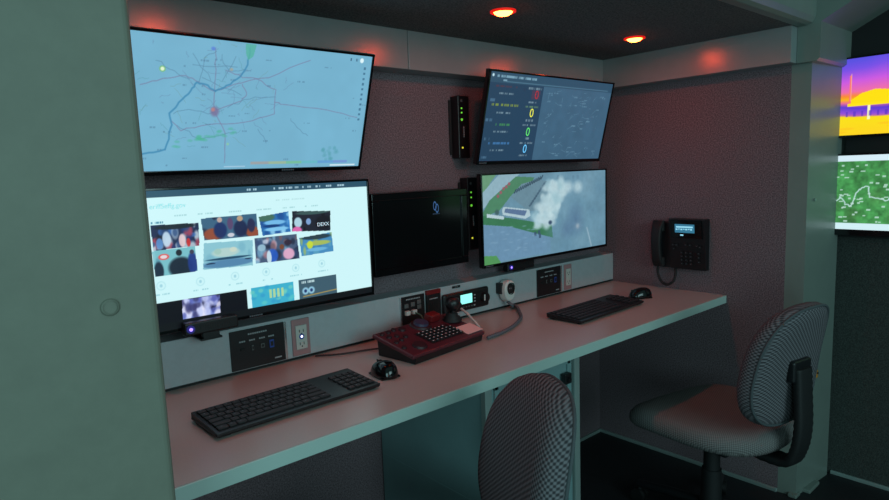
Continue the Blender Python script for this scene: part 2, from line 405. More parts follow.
def drone_canvas():
    c = Canvas(330, 160, (110, 150, 172))
    n = c.noise(14, 1)*.5+c.noise(40, 2)*.5; c.a *= (1+(n-.5)*.12)[..., None]
    c.poly([(0,0),(.10,0),(0,.22)], (110, 160, 120)); c.poly([(.002,.38),(.0,.2),(.12,.0),(.27,0),(.047,.30)], (158, 190, 204))
    c.poly([(.0,.42),(.05,.28),(.24,.03),(.38,.05),(.36,.10),(.27,.14),(.2,.25),(.12,.40),(.015,.46)], (78, 136, 98))
    c.poly([(.20,.26),(.28,.12),(.40,.08),(.56,.12),(.50,.45),(.33,.44)], (112, 144, 160))
    c.poly([(0,.44),(.194,.5),(.512,.64),(.52,.80),(.35,.70),(.194,.60),(0,.54)], (56, 120, 78))
    c.poly([(0,.54),(.19,.60),(.5,.79),(.5,.98),(.1,.98),(0,.92)], (112, 150, 182)); c.poly([(0,.89),(.09,.91),(.12,1),(0,1)], (84, 156, 84))
    c.poly([(.148,.365),(.336,.425),(.345,.50),(.305,.53),(.14,.455),(.135,.40)], (196, 218, 226)); c.poly([(.16,.385),(.318,.435),(.30,.495),(.15,.43)], (96, 120, 158))
    c.poly([(.03,.425),(.15,.475),(.15,.51),(.03,.465)], (205, 225, 232)); c.blob(.10, .42, .02, .04, (60, 90, 90), .9)
    for x, y in ((.11,.24),(.13,.20),(.15,.16),(.17,.14),(.19,.11)): c.blob(x, y, .012, .025, (176, 84, 100), .9)
    for i in range(13):
        x = .22+i*.017; y = .22-i*.012
        c.poly([(x, y), (x+.02, y-.05), (x+.027, y-.045), (x+.008, y+.01)], (44, 66, 84), .85)
    for i in range(10):
        x = .33+i*.013; y = .38-i*.028; c.poly([(x, y), (x+.022, y-.03), (x+.032, y-.02), (x+.01, y+.015)], (66, 92, 112), .8)
    for x, y in ((.37,.70),(.40,.69),(.405,.73),(.69,.05),(.73,.05),(.56,.04)): c.rect(x, y, x+.018, y+.05, (56, 80, 108), .85)
    for i in range(26):
        r = c.rng.random(2); c.blob(.05+r[0]*.4, .6+r[1]*.3, .02, .01, (140, 176, 204), .5)
    s = random.Random(5)
    for i in range(70):
        t = s.random(); x = .64+s.gauss(0, .13)+t*.12; y = s.uniform(-.05, .95)
        if x > .50: c.blob(x, y, s.uniform(.06, .13), s.uniform(.1, .22), s.choice([(128,170,190),(112,154,178),(138,176,196),(100,142,168)]), .4, 1)
    c.blob(.72,.62,.10,.26,(84,116,150),.8,1); c.blob(.64,.72,.07,.16,(92,122,156),.7,1)
    for i in range(80):
        t = i/79; x = .44+t*.13+s.uniform(-.07, .07); y = .60-t*.42+s.uniform(-.10, .10)
        c.blob(x, y, s.uniform(.02, .055), s.uniform(.04, .10), s.choice([(205,230,236),(176,212,222),(214,236,240),(160,198,212)]), .7, .6)
    for x, y in ((.53,.18),(.655,.19),(.74,.2),(.45,.4),(.46,.6)): c.blob(x, y, .055, .10, (208, 230, 236), .75, .7)
    c.blob(.50,.61,.02,.035,(36,56,86),.9,.6); c.blob(.735,.70,.022,.045,(220,220,220),.8,1); c.blob(.735,.70,.05,.09,(150,170,190),.4,1)
    c.line([(.82,.74),(.86,.98)], .008, (178, 200, 214), .7)
    n = c.noise(50, 8)*.5+c.noise(90, 9)*.5; c.a *= (1+(n-.5)*.08)[..., None]
    c.a = c.a*.86*np.array([.96, .98, .98])+np.array((86, 120, 140))/255*.12
    return c

def thermal_canvas():
    c = Canvas(340, 132, (190, 90, 230))
    t = c.Y+(c.noise(10, 3)-.5)*.10
    stops = [(0, (90,80,225)), (.12, (120,80,230)), (.3, (205,90,225)), (.44, (240,110,170)), (.50, (250,140,50)), (.55, (250,185,20)), (.60, (235,110,150)), (.66, (90,60,215)), (.74, (150,80,215)), (.765, (190,110,160)), (.78, (250,225,20)), (1, (255,215,30))]
    for k in range(3): c.a[..., k] = np.interp(t, [q[0] for q in stops], [q[1][k]/255 for q in stops])
    c.poly([(.05,.55),(.10,.46),(.16,.42),(.24,.45),(.36,.56),(.7,.58),(.7,.62),(.04,.62)], (255, 225, 10))
    c.blob(.5,.5,.25,.08,(255,120,40),.7,1)
    c.rect(.046,.22,.056,.60,(255,120,110)); c.rect(.052,.2,.056,.55,(255,200,150),.7)
    c.rect(.13,.60,.142,.80,(250,250,190)); c.rect(.04,.58,.3,.62,(255,230,20))
    for i in range(30): c.rect(i*.034, .69, i*.034+.01, .76, (80,50,190), .6)
    for i in range(16):
        r = c.rng.random(2); c.blob(r[0], .84+r[1]*.14, .05, .02, (255,190,30), .5)
    return c

def terrain_canvas():
    c = Canvas(340, 134, (66, 140, 76))
    n = c.noise(24, 1)*.4+c.noise(60, 2)*.35+c.noise(120, 3)*.25; c.a *= (1+(n-.5)*.7)[..., None]
    s = random.Random(6)
    for i in range(14): c.blob(s.random(), s.random(), .05, .14, (84, 124, 70), .4, 1)
    pts = [(0,.62),(.02,.6),(.035,.56),(.06,.66),(.085,.68),(.10,.56),(.115,.46),(.13,.43),(.16,.42),(.165,.55),(.20,.58),(.24,.60),(.27,.5),(.31,.35),(.33,.25),(.40,.4),(.5,.3),(.62,.5),(.8,.45),(1,.6)]
    j = []
    for (a, b), (d, e) in zip(pts, pts[1:]):
        for q in range(4): j.append((a+(d-a)*q/4+s.uniform(-.004,.004), b+(e-b)*q/4+s.uniform(-.012,.012)))
    c.line(j, .004, (196, 228, 230), .95); c.blob(.31,.42,.03,.12,(190,220,220),.7,.8)
    for i in range(190):
        x, y = s.random(), s.uniform(.12,.88); w = s.uniform(.010,.020); c.rect(x, y, x+w, y+.02, (200, 230, 225), .75)
    c.rect(0, 0, 1, .085, (214, 238, 248)); c.rect(0, .91, 1, 1, (210, 240, 246))
    return c

def arm(root, reach, tilt):
    """tilting wall mount between the back of the panel and the wall"""
    b = MB(); M = Matrix.Rotation(-tilt, 4, 'X')
    for x in (-.12, .12):
        b.box(x-.012, x+.012, .03, .04, -.10, .10, bev=.002)
    b.box(-.14, .14, .034, .042, -.014, .014, bev=.002)
    b.box(-.02, .02, .035, reach, -.02, .02, bev=.003, M=M)
    b.box(-.16, .16, reach-.006, reach-.001, -.05, .05, bev=.002, M=M)
    b.obj('wall_mount', 'black_matte', root)

def tv(name, label, xc, top, bot, cv, w, bz=.007, botbz=.012, cat='monitor', rotz=0, wall=0, logo=None):
    """top/bot = (y, z) of the panel's upper and lower edge (or x for the side wall)"""
    dy = bot[0]-top[0]; dz = top[1]-bot[1]; h = math.hypot(dy, dz); t = math.atan2(dy, dz)
    loc = (xc, (top[0]+bot[0])/2, (top[1]+bot[1])/2) if not rotz else ((top[0]+bot[0])/2, xc, (top[1]+bot[1])/2)
    root = thing(name, label, cat, loc, (t, 0, rotz))
    iw, ih = w-2*bz, h-bz-botbz; oz = (botbz-bz)/2
    b = MB(); d = .036
    b.box(-w/2, w/2, .004, d*.55, -h/2, h/2, bev=.003); b.box(-w*.40, w*.40, d*.5, d, -h*.42, h*.30, bev=.005)
    b.obj('housing', 'black_plastic', root)
    f = MB(); zt, zb = h/2-bz, -h/2+botbz
    f.box(-w/2, w/2, -.003, .006, zt, h/2, bev=.001); f.box(-w/2, w/2, -.003, .006, -h/2, zb, bev=.001)
    f.box(-w/2, -w/2+bz, -.003, .006, zb, zt, bev=.001); f.box(w/2-bz, w/2, -.003, .006, zb, zt, bev=.001)
    f.obj('bezel', 'black_gloss', root)
    cv.obj('screen', root, iw, zt-zb, .001, z0=zt)
    arm(root, (abs(wall-(loc[1] if not rotz else loc[0]))/math.cos(t))-.002, t)
    if logo is not None:
        g = MB()
        for k in range(7): g.box(logo+k*.0052, logo+k*.0052+.0038, -.0036, -.0029, -h/2+botbz*.35, -h/2+botbz*.35+.004)
        g.obj('logo', 'text_grey', root)
    return root, iw, zt, zb

# ------------------------------------------------------------------ the setting
FZ = .02            # floor level
DT = .74            # worktop level
CZ = 1.684          # alcove ceiling
JY = -.781          # opening of the alcove
def sbox(name, m, *a, bev=0, parent=None, **k):
    o = MB().box(*a, bev=bev).obj(name, m, parent)
    return struct(o)
sbox('floor', 'floor_rubber', -4.2, .45, -4.2, .1, FZ-.1, FZ)
sbox('wall_back', 'wall_carpet', -2.25, .1, 0, .08, FZ, CZ+.1)
sbox('wall_right', 'wall_carpet', 0, .08, JY, 0, FZ, CZ+.1)
sbox('wall_left', 'wall_carpet', -2.25, -2.17, JY+.06, 0, FZ, CZ+.1)
sbox('ceiling', 'ceiling_carpet', -2.25, .08, JY-.028, 0, CZ, CZ+.08)
sbox('wall_side', 'aisle_carpet', .29, .37, -3.6, -.70, FZ-.05, 2.6)
# valances: painted boards with a butt joint
v = MB(); VZ = 1.567
xs = [-2.17, -1.112, -.08]
for a, b in zip(xs, xs[1:]): v.box(a+.0012, b-.0012, -.08, 0, VZ, CZ, bev=.0015)
struct(v.obj('trim_1', 'valance_paint'))
sbox('trim_2', 'valance_paint', -.08, 0, JY-.024, -.0, VZ, CZ)
# left jamb panel: padded vinyl board with a rounded edge, front face flush with the opening
p = MB(); p.box(-2.75, -2.100, JY, JY+.06, FZ, 2.3, bev=.010, seg=4); struct(p.obj('trim_3', 'vinyl_panel'))
# right post: boxed corner between the alcove wall and the aisle wall
p = MB()
p.prism([(0, JY), (.006, -.842), (.265, -.864), (.289, -.84), (.289, JY)], 2, FZ, VZ+.01)
struct(p.obj('trim_4', 'post_paint'))
b = MB(); b.box(.06, .16, -.872, -.845, FZ, .034, bev=.003); b.box(-.012, .03, -.85, -.82, FZ, .034, bev=.003)
struct(b.obj('trim_5', 'post_paint'))
# header over the opening with a rounded lower edge
h = MB()
h.prism([(JY-.028, CZ), (JY-.055, CZ), (JY-.070, CZ+.006), (JY-.078, CZ+.022), (JY-.080, CZ+.04), (JY-.080, 2.4), (JY-.028, 2.4)], 0, -2.75, -.031)
struct(h.obj('trim_6', 'post_paint'))
# corner box of the header and the arch rising from it
h = MB()
h.prism([(JY-.025, VZ), (-.866, VZ), (-.876, VZ+.008), (-.876, 1.690), (-1.20, 1.86), (-1.20, 2.4), (JY-.025, 2.4)], 0, -.03, .289)
struct(h.obj('trim_7', 'post_paint'))
for n, a in {'baseboard_back': (-2.17, 0, -.010, 0), 'baseboard_right': (-.010, 0, JY, -.010), 'baseboard_side': (.280, .29, -3.5, -.87)}.items():
    sbox(n, 'trim_metal', *a, FZ, FZ+.014, bev=.002)

sbox('trim_8', 'black_matte', .281, .29, -3.4, -.872, .955, 2.3)
# small fittings on the setting
b = MB(); b.lathe([(0, -.004), (.0085, -.0035), (.0105, -.001), (.011, .0005), (.0085, .001)][::-1], M=Matrix.Translation((0, 0, 0)) @ Matrix.Rotation(-PI/2, 4, 'X').inverted())
o = b.obj('bumper_button', 'vinyl_panel'); o.location = (-2.157, JY-.0012, 1.1)
tag(o, 'small round vinyl covered button on the large pale green panel at left', 'button')
o = MB().box(-.008, .008, -.006, 0, -.014, .014, bev=.002).cyl((0, -.006, .004), (0, -.009, .004), .004, mi=1).obj('cord_clip', ['yellow_tag', 'black_matte'])
o.location = (.122, -.8545, .462); tag(o, 'small orange clip on the grey post behind the right chair', 'clip')
o = MB().cyl((0, 0, 0), (0, -.003, 0), .005).box(-.004, .004, -.0036, -.003, -.0006, .0006).obj('screw', 'trim_metal')
o.location = (.06, -.849, 1.105); tag(o, 'small round screw head in the right grey post', 'screw')

# ------------------------------------------------------------------ worktop, raceway, cabinet
w = MB(); w.box(-2.168, -.001, -.572, -.001, DT-.030, DT, mi=0)
w.box(-2.168, -.001, -.577, -.572, DT-.030, DT, mi=1, bev=.0015)
tag(w.obj('worktop', ['laminate', 'laminate_edge']), 'long grey-beige laminate worktop with pale front edge running along the alcove', 'desk')

RY = -.074; RZ0, RZ1 = DT+.009, .866
r = thing('equipment_raceway', 'long brushed grey metal channel along the back of the worktop under the screens', 'raceway', (-1.085, 0, DT))
b = MB(); b.box(-1.083, 1.084, RY, -.001, RZ0-DT, RZ1-DT, bev=.002); b.obj('channel', 'aluminium', r)
MB().box(-1.08, 1.08, RY+.010, -.002, 0, RZ0-DT).obj('shadow_gap_strip', 'black_matte', r)  # set-back strip coloured black to draw the shadow line under the channel
b = MB(); b.box(.125, .162, RY-.0012, RY, .853-DT, .861-DT)
b.text('ICOM', .006, Matrix.Translation((.1435, RY-.0014, .857-DT)) @ Matrix.Rotation(PI/2, 4, 'X'), 1)
b.obj('label_plate', ['black_plastic', 'label_white'], r)

c = thing('under_desk_cabinet', 'teal-grey metal cabinet standing under the worktop behind the near chair', 'cabinet', (-1.03, -.25, FZ))
b = MB(); b.box(-.203, .203, -.232, .245, .03, .685, bev=.003); b.box(-.19, .19, -.22, .24, 0, .03)
b.box(-.204, -.198, -.235, .24, .31, .318)
b.obj('body', 'cabinet_paint', c)
f = MB()
f.box(-.205, -.180, -.250, -.232, .03, .685, bev=.002); f.box(.180, .205, -.250, -.232, .03, .685, bev=.002)
f.box(-.18, .18, -.250, -.232, .665, .685, bev=.002); f.box(-.18, .18, -.250, -.232, .03, .055, bev=.002)
f.obj('front_frame', 'trim_metal', c)
d = MB(); d.box(-.176, .176, -.240, -.234, .058, .662)
for a in ((-.165, -.150, .07, .65), (.150, .165, .07, .65)): d.box(a[0], a[1], -.246, -.240, a[2], a[3], bev=.001)
d.box(-.165, .165, -.246, -.240, .640, .652, bev=.001); d.box(-.165, .165, -.246, -.240, .068, .080, bev=.001)
do = d.obj('door', 'cabinet_paint', c)
MB().box(.118, .150, -.262, -.246, .585, .618, bev=.003).cyl((.134, -.262, .6), (.134, -.268, .6), .007).obj('latch', 'black_plastic', do)

def plate(name, label, cat, x0, x1, z0, z1, kind):
    """a device plate on the face of the raceway; local origin at its centre on the face"""
    W, H = (x1-x0)/2, (z1-z0)/2
    root = thing(name, label, cat, ((x0+x1)/2, RY, (z0+z1)/2))
    if kind == 'av':
        MB().box(-W, W, -.004, 0, -H, H, bev=.001).obj('faceplate', 'black_plastic', root)
        MB().box(W-.003, W+.004, -.006, 0, -H, H, bev=.001).obj('edge_strip', 'chrome', root)
        t = MB()
        for a in range(9): t.box(-.028+a*.006, -.0235+a*.006, -.0046, -.004, H-.016, H-.012)
        for px in (-.045, -.018, .010, .036):
            for a in range(3): t.box(px-.008+a*.0058, px-.0035+a*.0058, -.0046, -.004, H-.033, H-.029)
        t.obj('lettering', 'label_white', root)
        MB().box(W-.034, W-.014, -.0046, -.004, -H+.010, -H+.014).obj('small_label', 'label_white', root)
        for px, pw, ph, m in ((-.045, .012, .006, 'black_matte'), (-.018, .006, .014, 'port_grey'), (.010, .011, .012, 'port_grey'), (.036, .013, .022, 'port_blue')):
            q = MB().box(px-pw/2, px+pw/2, -.007, -.004, H-.052-ph/2, H-.052+ph/2, bev=.001)
            q.box(px-pw*.3, px+pw*.3, -.0074, -.007, H-.052-ph*.28, H-.052+ph*.28, mi=1)
            q.obj('port', [m, 'black_matte'], root)
    return root
plate('connection_plate', 'black connection plate with a blue port on the raceway, left of the near keyboard', 'plate', -1.738, -1.584, .752, .858, 'av')
plate('connection_plate', 'black connection plate on the raceway behind the far keyboard', 'plate', -.521, -.374, .752, .858, 'av')

def outlet(label, x0, x1, m):
    W = (x1-x0)/2; root = thing('power_outlet', label, 'outlet', ((x0+x1)/2, RY, .805), group=None)
    MB().box(-W, W, -.004, 0, -.052, .052, bev=.0015).obj('cover_plate', m, root)
    k = MB().box(-W*.62, W*.62, -.0065, -.004, -.034, .034, bev=.001)
    for z in (-.018, .018):
        for x in (-.006, .006): k.box(x-.001, x+.001, -.0068, -.0065, z-.004, z+.004, mi=1)
        k.cyl((0, -.0065, z-.008), (0, -.0068, z-.008), .0022, mi=1, n=10)
    k.obj('socket', ['white_cream', 'black_matte'], root)
    return root
r1 = outlet('small pinkish power outlet with lit blue centre beside the left connection plate', -1.563, -1.508, 'pink_plate')
MB().cyl((0, -.0068, .002), (0, -.0078, .002), .0035, n=12).cyl((0, -.0068, .002), (0, -.0071, .002), .008, n=14, mi=1).obj('indicator_light', ['led_white', 'port_blue'], r1)
outlet('small power outlet beside the connection plate behind the far keyboard', -.352, -.304, 'pink_plate')

# plugged switch panels in the middle of the raceway
t = thing('connection_plate', 'black connection plate with white plugs on the raceway behind the control console', 'plate', (-1.132, RY, .810))
MB().box(-.050, .046, -.004, 0, -.056, .048, bev=.001).obj('faceplate', 'black_plastic', t)
MB().box(-.054, -.0495, -.006, 0, -.056, .048, bev=.001).obj('edge_strip', 'chrome', t)
k = MB()
for a in range(9): k.box(-.030+a*.0065, -.0255+a*.0065, -.0046, -.004, .036, .040)
k.obj('lettering', 'label_white', t)
for x, z, m in ((-.03, .018, 'port_grey'), (-.004, .020, 'port_grey'), (.022, .024, 'port_grey'), (.022, .008, 'port_grey'), (-.03, -.004, 'white_plastic'), (-.003, -.004, 'white_plastic')):
    MB().box(x-.008, x+.008, -.016 if m[0] == 'w' else -.0065, -.004, z-.007, z+.007, bev=.001).obj('plug' if m[0] == 'w' else 'port', m, t)
MB().tube(spline([(-.003, -.016, -.006), (0, -.04, -.012), (.0, -.05, -.03), (-.012, -.045, -.045), (-.022, -.05, -.058)]), .0022, n=8).obj('patch_cord', mat('cord_green', (90, 130, 110), .5).name, t)
t = thing('power_supply', 'black upright module with red top strip between the plugs and the radio', 'electronics', (-1.050, RY, .800))
MB().box(-.030, .030, -.010, 0, -.048, .050, bev=.002).obj('body', 'black_plastic', t)
MB().box(-.030, .030, -.0105, 0, .0505, .0645, bev=.001).obj('top_strip', 'red_plastic', t)
g = MB()
for k in range(7): g.box(-.024+k*.0075, -.021+k*.0075, -.0108, -.010, -.035, .025)
g.obj('vent_grille', 'black_matte', t)
g = MB()
for k in range(6): g.box(-.02+k*.006, -.0155+k*.006, -.0108, -.010, .034, .038)
g.obj('lettering', 'label_white', t)

# mobile radio
t = thing('two_way_radio', 'black two way radio with bright teal display set in the raceway', 'radio', (-.905, RY, .806))
b = MB(); b.box(-.108, .108, -.016, 0, -.036, .034, bev=.008, seg=3); b.obj('body', 'black_plastic', t)
b = MB(); b.prism([(-.032, -.006), (-.026, -.014), (.022, -.014), (.022, .018), (-.032, .018)], 1, -.0232, -.022); b.obj('display', 'lcd_teal', t, loc=(0, .006, .004))
kn = MB(); kn.cyl((.080, -.016, -.002), (.080, -.030, -.002), .0185, .0165, n=26); kn.obj('knob', 'black_plastic', t)
MB().box(.068, .073, -.0310, -.030, -.011, .011, bev=.0003).obj('knob_mark', 'white_plastic', t)
for i, (x, z) in enumerate([(-.02+k*.013, -.0215) for k in range(5)]+[(.034, z) for z in (-.008, .003, .014)]):
    MB().box(x-.0035, x+.0035, -.0182, -.016, z-.0022, z+.0022, bev=.0006).obj('button', 'label_white' if x > .03 else 'port_grey', t)
b = MB().cyl((-.06, -.016, .008), (-.06, -.0166, .008), .010, n=20)
b.obj('speaker', 'black_matte', t)

# speaker microphone on its clip, coiled lead
t = thing('hand_microphone', 'white and grey hand microphone hung on the raceway beside the radio', 'microphone', (-.712, RY, .812))
MB().box(-.036, -.018, -.026, 0, -.010, .030, bev=.003).obj('hanger_clip', 'black_plastic', t)
def egg(W, H, d0, d1, shift=0, n=28):
    vs, fs = [], []
    rings = [(1.0, d0), (1.0, d0-.010), (.93, d1+.003), (.80, d1)]
    for s_, y in rings:
        for k in range(n):
            a = 2*PI*k/n; ca, sa = math.cos(a), math.sin(a); taper = 1-.22*max(0, -sa)
            vs.append((math.copysign(abs(ca)**.75, ca)*W*s_*taper, y, math.copysign(abs(sa)**.8, sa)*H*s_+shift))
    fs = [(j*n+k, j*n+(k+1) % n, (j+1)*n+(k+1) % n, (j+1)*n+k) for j in range(3) for k in range(n)]
    return vs, fs+[tuple(range(n)), tuple(range(3*n, 4*n))]
b = MB(); vs, fs = egg(.030, .040, -.012, -.040); b.add(vs, fs, 0, False); mo = b.obj('microphone_body', 'white_plastic', t)
b = MB(); vs, fs = egg(.017, .021, -.036, -.0425, .008); b.add(vs, fs)
b.obj('grille', 'black_matte', mo)
g = MB()
for k in (-.004, .004): g.box(-.006+k, -.002+k, -.0432, -.0424, .008, .012)
g.obj('grille_slot', 'grey_plastic', mo)
lead = spline([(-.716, -.10, .772), (-.712, -.118, .760), (-.695, -.105, .750), (-.668, -.085, .7478), (-.690, -.125, .7478), (-.735, -.175, .7478), (-.80, -.24, .7478), (-.90, -.295, .7478), (-.985, -.322, .7478), (-1.052, -.330, .7478)], 22)
b = MB(); b.tube(lead, lambda i, u: .0046+(.0013 if i % 3 else 0), n=10)
tag(b.obj('microphone_lead', 'cord_grey'), 'grey coiled lead looping over the worktop from the hand microphone', 'cord')

# ------------------------------------------------------------------ control console
Cc = thing('control_console', 'maroon keypad control console with a black base on the worktop', 'controller', (-1.222, -.275, DT+.001), (0, 0, math.radians(7)))
tl = math.atan2(.038, .17); PL = Matrix.Translation((0, 0, .040)) @ Matrix.Rotation(tl, 4, 'X')   # tilted face
b = MB(); b.prism([(-.064, 0), (.08, 0), (.084, .050), (-.068, .017)], 0, -.138, .148); b.obj('base', 'black_plastic', Cc)
b = MB(); b.box(-.150, .160, -.071, .094, -.010, .002, bev=.004, M=PL); face = b.obj('face', 'maroon_face', Cc)
def onp(x, y, z=0): return PL @ Vector((x, y, z))
rx = (tl, 0, 0)
km = MB().box(-.0065, .0065, -.0045, .0045, 0, .005, bev=.001); km.box(-.0022, .0022, -.0016, .0016, .005, .0053, mi=1)
kme = km.mesh('key', ['key_black', 'key_legend'])
MB().box(-.047, .094, -.046, .030, .0021, .0028, M=PL).obj('key_panel', 'maroon_dark', Cc)
for i in range(8):
    for j in range(5):
        if i > 6 and j > 3: continue
        o = bpy.data.objects.new('key', kme); COL.objects.link(o); o.parent = Cc
        o.location = onp(-.037+i*.0172, -.038+j*.0145, .0028); o.rotation_euler = rx
def disc(name, x, y, r, h, m, n=24, r2=None):
    b = MB(); b.cyl(onp(x, y, .002), onp(x, y, .002+h), r, r2 if r2 else r*.9, n=n); return b.obj(name, m, Cc)
disc('jog_dial_ring', .015, .062, .034, .006, 'maroon_dark'); disc('jog_dial', .015, .062, .024, .014, 'dial_blue')
disc('selector_dial', -.088, -.034, .022, .006, 'maroon_dark'); disc('selector_dial', -.055, .07, .012, .006, 'maroon_dark')
for x, y in ((-.13, .075), (-.105, .075), (-.08, .08), (-.125, .05), (-.10, .045), (-.13, .015), (-.105, .02), (-.08, .03), (-.135, -.02)):
    disc('round_key', x, y, .008, .005, 'maroon_dark', n=14)
MB().box(.055, .098, .058, .09, .002, .026, bev=.005, M=PL).obj('function_block', 'red_plastic', Cc)
j = MB(); j.lathe([(.030, 0), (.031, .005), (.024, .009), (.026, .013), (.018, .018), (.019, .022), (.011, .028)], c=onp(.133, .040, .001), n=22)
j.cyl(onp(.133, .040, .026), onp(.132, .042, .042), .006)
jo = j.obj('joystick_boot', 'black_matte', Cc)
j = MB(); j.lathe([(.001, .0), (.014, .002), (.021, .014), (.024, .026), (.019, .038), (.010, .043), (0, .044)], c=onp(.132, .042, .034), n=22)
j.obj('joystick_handle', 'black_plastic', jo)
o = MB().box(-.036, .036, -.027, .027, 0, .0008).obj('sticky_note', 'note_paper')
o.matrix_world = Cc.matrix_basis @ PL @ Matrix.Translation((.130, -.031, .0024)); tag(o, 'pale pink sticky note stuck on the right end of the control console', 'note')
o = MB().tube([(-.961, -.118, .790), (-.9655, -.152, .7795), (-.974, -.215, .7465)], .0042, n=10).obj('pen', 'white_plastic')
tag(o, 'white pen leaning against the two way radio behind the console', 'pen')

o = MB().tube(spline([(-1.30, -.190, .7465), (-1.36, -.150, .7435), (-1.44, -.125, .7435), (-1.50, -.085, .7435)], 12), .0026, n=8).obj('data_cable', 'maroon_dark')
tag(o, 'thin dark red cable running left from the control console to the raceway', 'cable')
# ------------------------------------------------------------------ keyboards and mice
def keyboard(label, loc, rz):
    k = thing('keyboard', label, 'keyboard', loc, (0, 0, rz), 'computer keyboards on the worktop')
    b = MB(); b.box(-.200, .200, -.070, .070, .004, .013, bev=.004)
    b.prism([(-.07, .008), (.07, .008), (.07, .020), (-.07, .013)], 0, -.198, .198)
    for x in (-.18, .18): b.box(x-.012, x+.012, .045, .06, 0, .008)
    for x in (-.18, .18): b.box(x-.012, x+.012, -.06, -.05, 0, .008)
    b.obj('case', 'black_plastic', k)
    me = {}
    sl = math.atan2(.007, .14)
    def key(x, y, w):
        w = round(w, 4)
        if w not in me:
            q = MB().box(-w/2+.0008, w/2-.0008, -.0076, .0076, 0, .0052, bev=.0014)
            if w < .03: q.box(-.0022, .0002, .0005, .003, .0052, .0053, mi=1)
            me[w] = q.mesh('key', ['key_black', 'text_grey'])
        o = bpy.data.objects.new('key', me[w]); COL.objects.link(o); o.parent = k
        o.location = (x, y, .0165+y*.05-.001); o.rotation_euler = (sl, 0, 0)
    rows = [[1]*14, [1]*13+[1.6], [1.4]+[1]*12+[1.2], [1.7]+[1]*11+[1.9], [2.1]+[1]*10+[2.5], [1.3, 1, 1.2, 6, 1.2, 1.2, 1.2, 1.5]]
    for j, row in enumerate(rows):
        y = .054-j*.0205; x = -.191; u = .262/sum(row)
        for wd in row: key(x+wd*u/2, y, wd*u); x += wd*u
    for j in range(5):
        for i in range(4): key(.130+i*.0182, .0335-j*.0205, .0175)
    return k
keyboard('black wired keyboard on the near left end of the worktop', (-1.722, -.368, DT), math.radians(1.0))
keyboard('black keyboard on the far right end of the worktop', (-.530, -.358, DT), math.radians(2))
def mouse(label, loc, rz, m, L=.105, W=.060, H=.036):
    t = thing('mouse', label, 'mouse', loc, (0, 0, rz))
    n, rings = 28, 9; vs = []
    for j in range(rings):
        u = j/(rings-1)*PI/2; s_ = math.cos(u)**.55 if j < rings-1 else 0; z = math.sin(u)
        for k in range(n):
            a = 2*PI*k/n; x = math.cos(a)*W/2*s_*(1-.10*math.cos(2*a)); y = math.sin(a)*L/2*s_
            vs.append((x, y, .002+z*H*(1-.25*(y/(L/2))*(1 if y > 0 else .4))))
    fs = [(j*n+k, j*n+(k+1) % n, (j+1)*n+(k+1) % n, (j+1)*n+k) for j in range(rings-1) for k in range(n)]+[tuple(range(n))[::-1]]
    b = MB().add(vs, fs, 0, True); b.box(-W*.4, W*.4, -L*.4, L*.4, 0, .004); b.obj('shell', m, t)
    MB().cyl((-.003, L*.22, H*.86), (.003, L*.22, H*.86), .0055, n=18).obj('scroll_wheel', 'rubber', t)
    MB().box(-.0006, .0006, L*.05, L*.42, H*.70, H*.93).obj('button_gap', 'black_matte', t)
    return t
mo = mouse('black and dark red mouse beside the near keyboard', (-1.458, -.362, DT), math.radians(-8), 'black_gloss', L=.092, W=.066)
b = MB(); b.lathe([(.020, 0), (.015, .004), (0, .0055)], c=(0, -.008, .0315), n=24); b.obj('palm_badge', 'mouse_red', mo)
mouse('black mouse at the right end of the far keyboard', (-.238, -.352, DT), math.radians(60), 'black_gloss', L=.092, W=.062)

# ------------------------------------------------------------------ screens
W4 = .695
r_, iw, zt, zb = tv('wall_monitor', 'large tilted wall monitor showing a pale blue road map, upper left', -2.019+W4/2, (-.20, 1.572), (-.097, 1.266), map_canvas(), W4, bz=.006, botbz=.010, logo=.10)
r_, iw, zt, zb = tv('wall_monitor', 'tilted wall monitor showing a dark blue alert dashboard with zeros, upper right', -.876+W4/2, (-.20, 1.570), (-.125, 1.268), alert_canvas(), W4, bz=.006, botbz=.012, logo=-.34)
def T(u, v): return (-iw/2+u*iw, zt-v*(zt-zb))
for nm, col, (u, v) in (('text_yellow', (215, 220, 70), (.335, .435)), ('text_green', (90, 210, 100), (.330, .66)), ('text_blue', (100, 185, 235), (.327, .865)), ('text_red', (150, 40, 50), (.352, .222))):
    x, z = T(u, v); emis_text(nm, [('0', .042, x, z, .0002)], r_, col)
r_, iw, zt, zb = tv('wall_monitor', 'wall monitor showing a bright web page of news pictures, lower left', -2.047+.735/2, (-.12, 1.237), (-.12, .896), web_canvas(), .735, bz=.006, botbz=.008, logo=-.02)
emis_text('text_teal', [('eriffSeffg.gov', .016, -iw/2+.232*iw, zt-.112*(zt-zb), .0002)], r_, (120, 200, 205))
emis_text('text_pale', [('DEXX', .014, -iw/2+.792*iw, zt-.345*(zt-zb), .0002)], r_, (190, 215, 230))
r_, iw, zt, zb = tv('wall_monitor', 'wall monitor showing an aerial view of a smoking building, lower right', -.855+.735/2, (-.12, 1.237), (-.12, .912), drone_canvas(), .735, bz=.006, botbz=.010, logo=-.355)
tv('wall_monitor', 'monitor on the aisle wall showing a yellow and purple thermal picture', -.855-.35, (.24, 1.598), (.24, 1.318), thermal_canvas(), .71, rotz=-PI/2, wall=.29, bz=.006, botbz=.008)
tv('wall_monitor', 'monitor on the aisle wall showing a green terrain map with white bars', -.850-.35, (.24, 1.260), (.24, .966), terrain_canvas(), .71, rotz=-PI/2, wall=.29, bz=.006, botbz=.022)

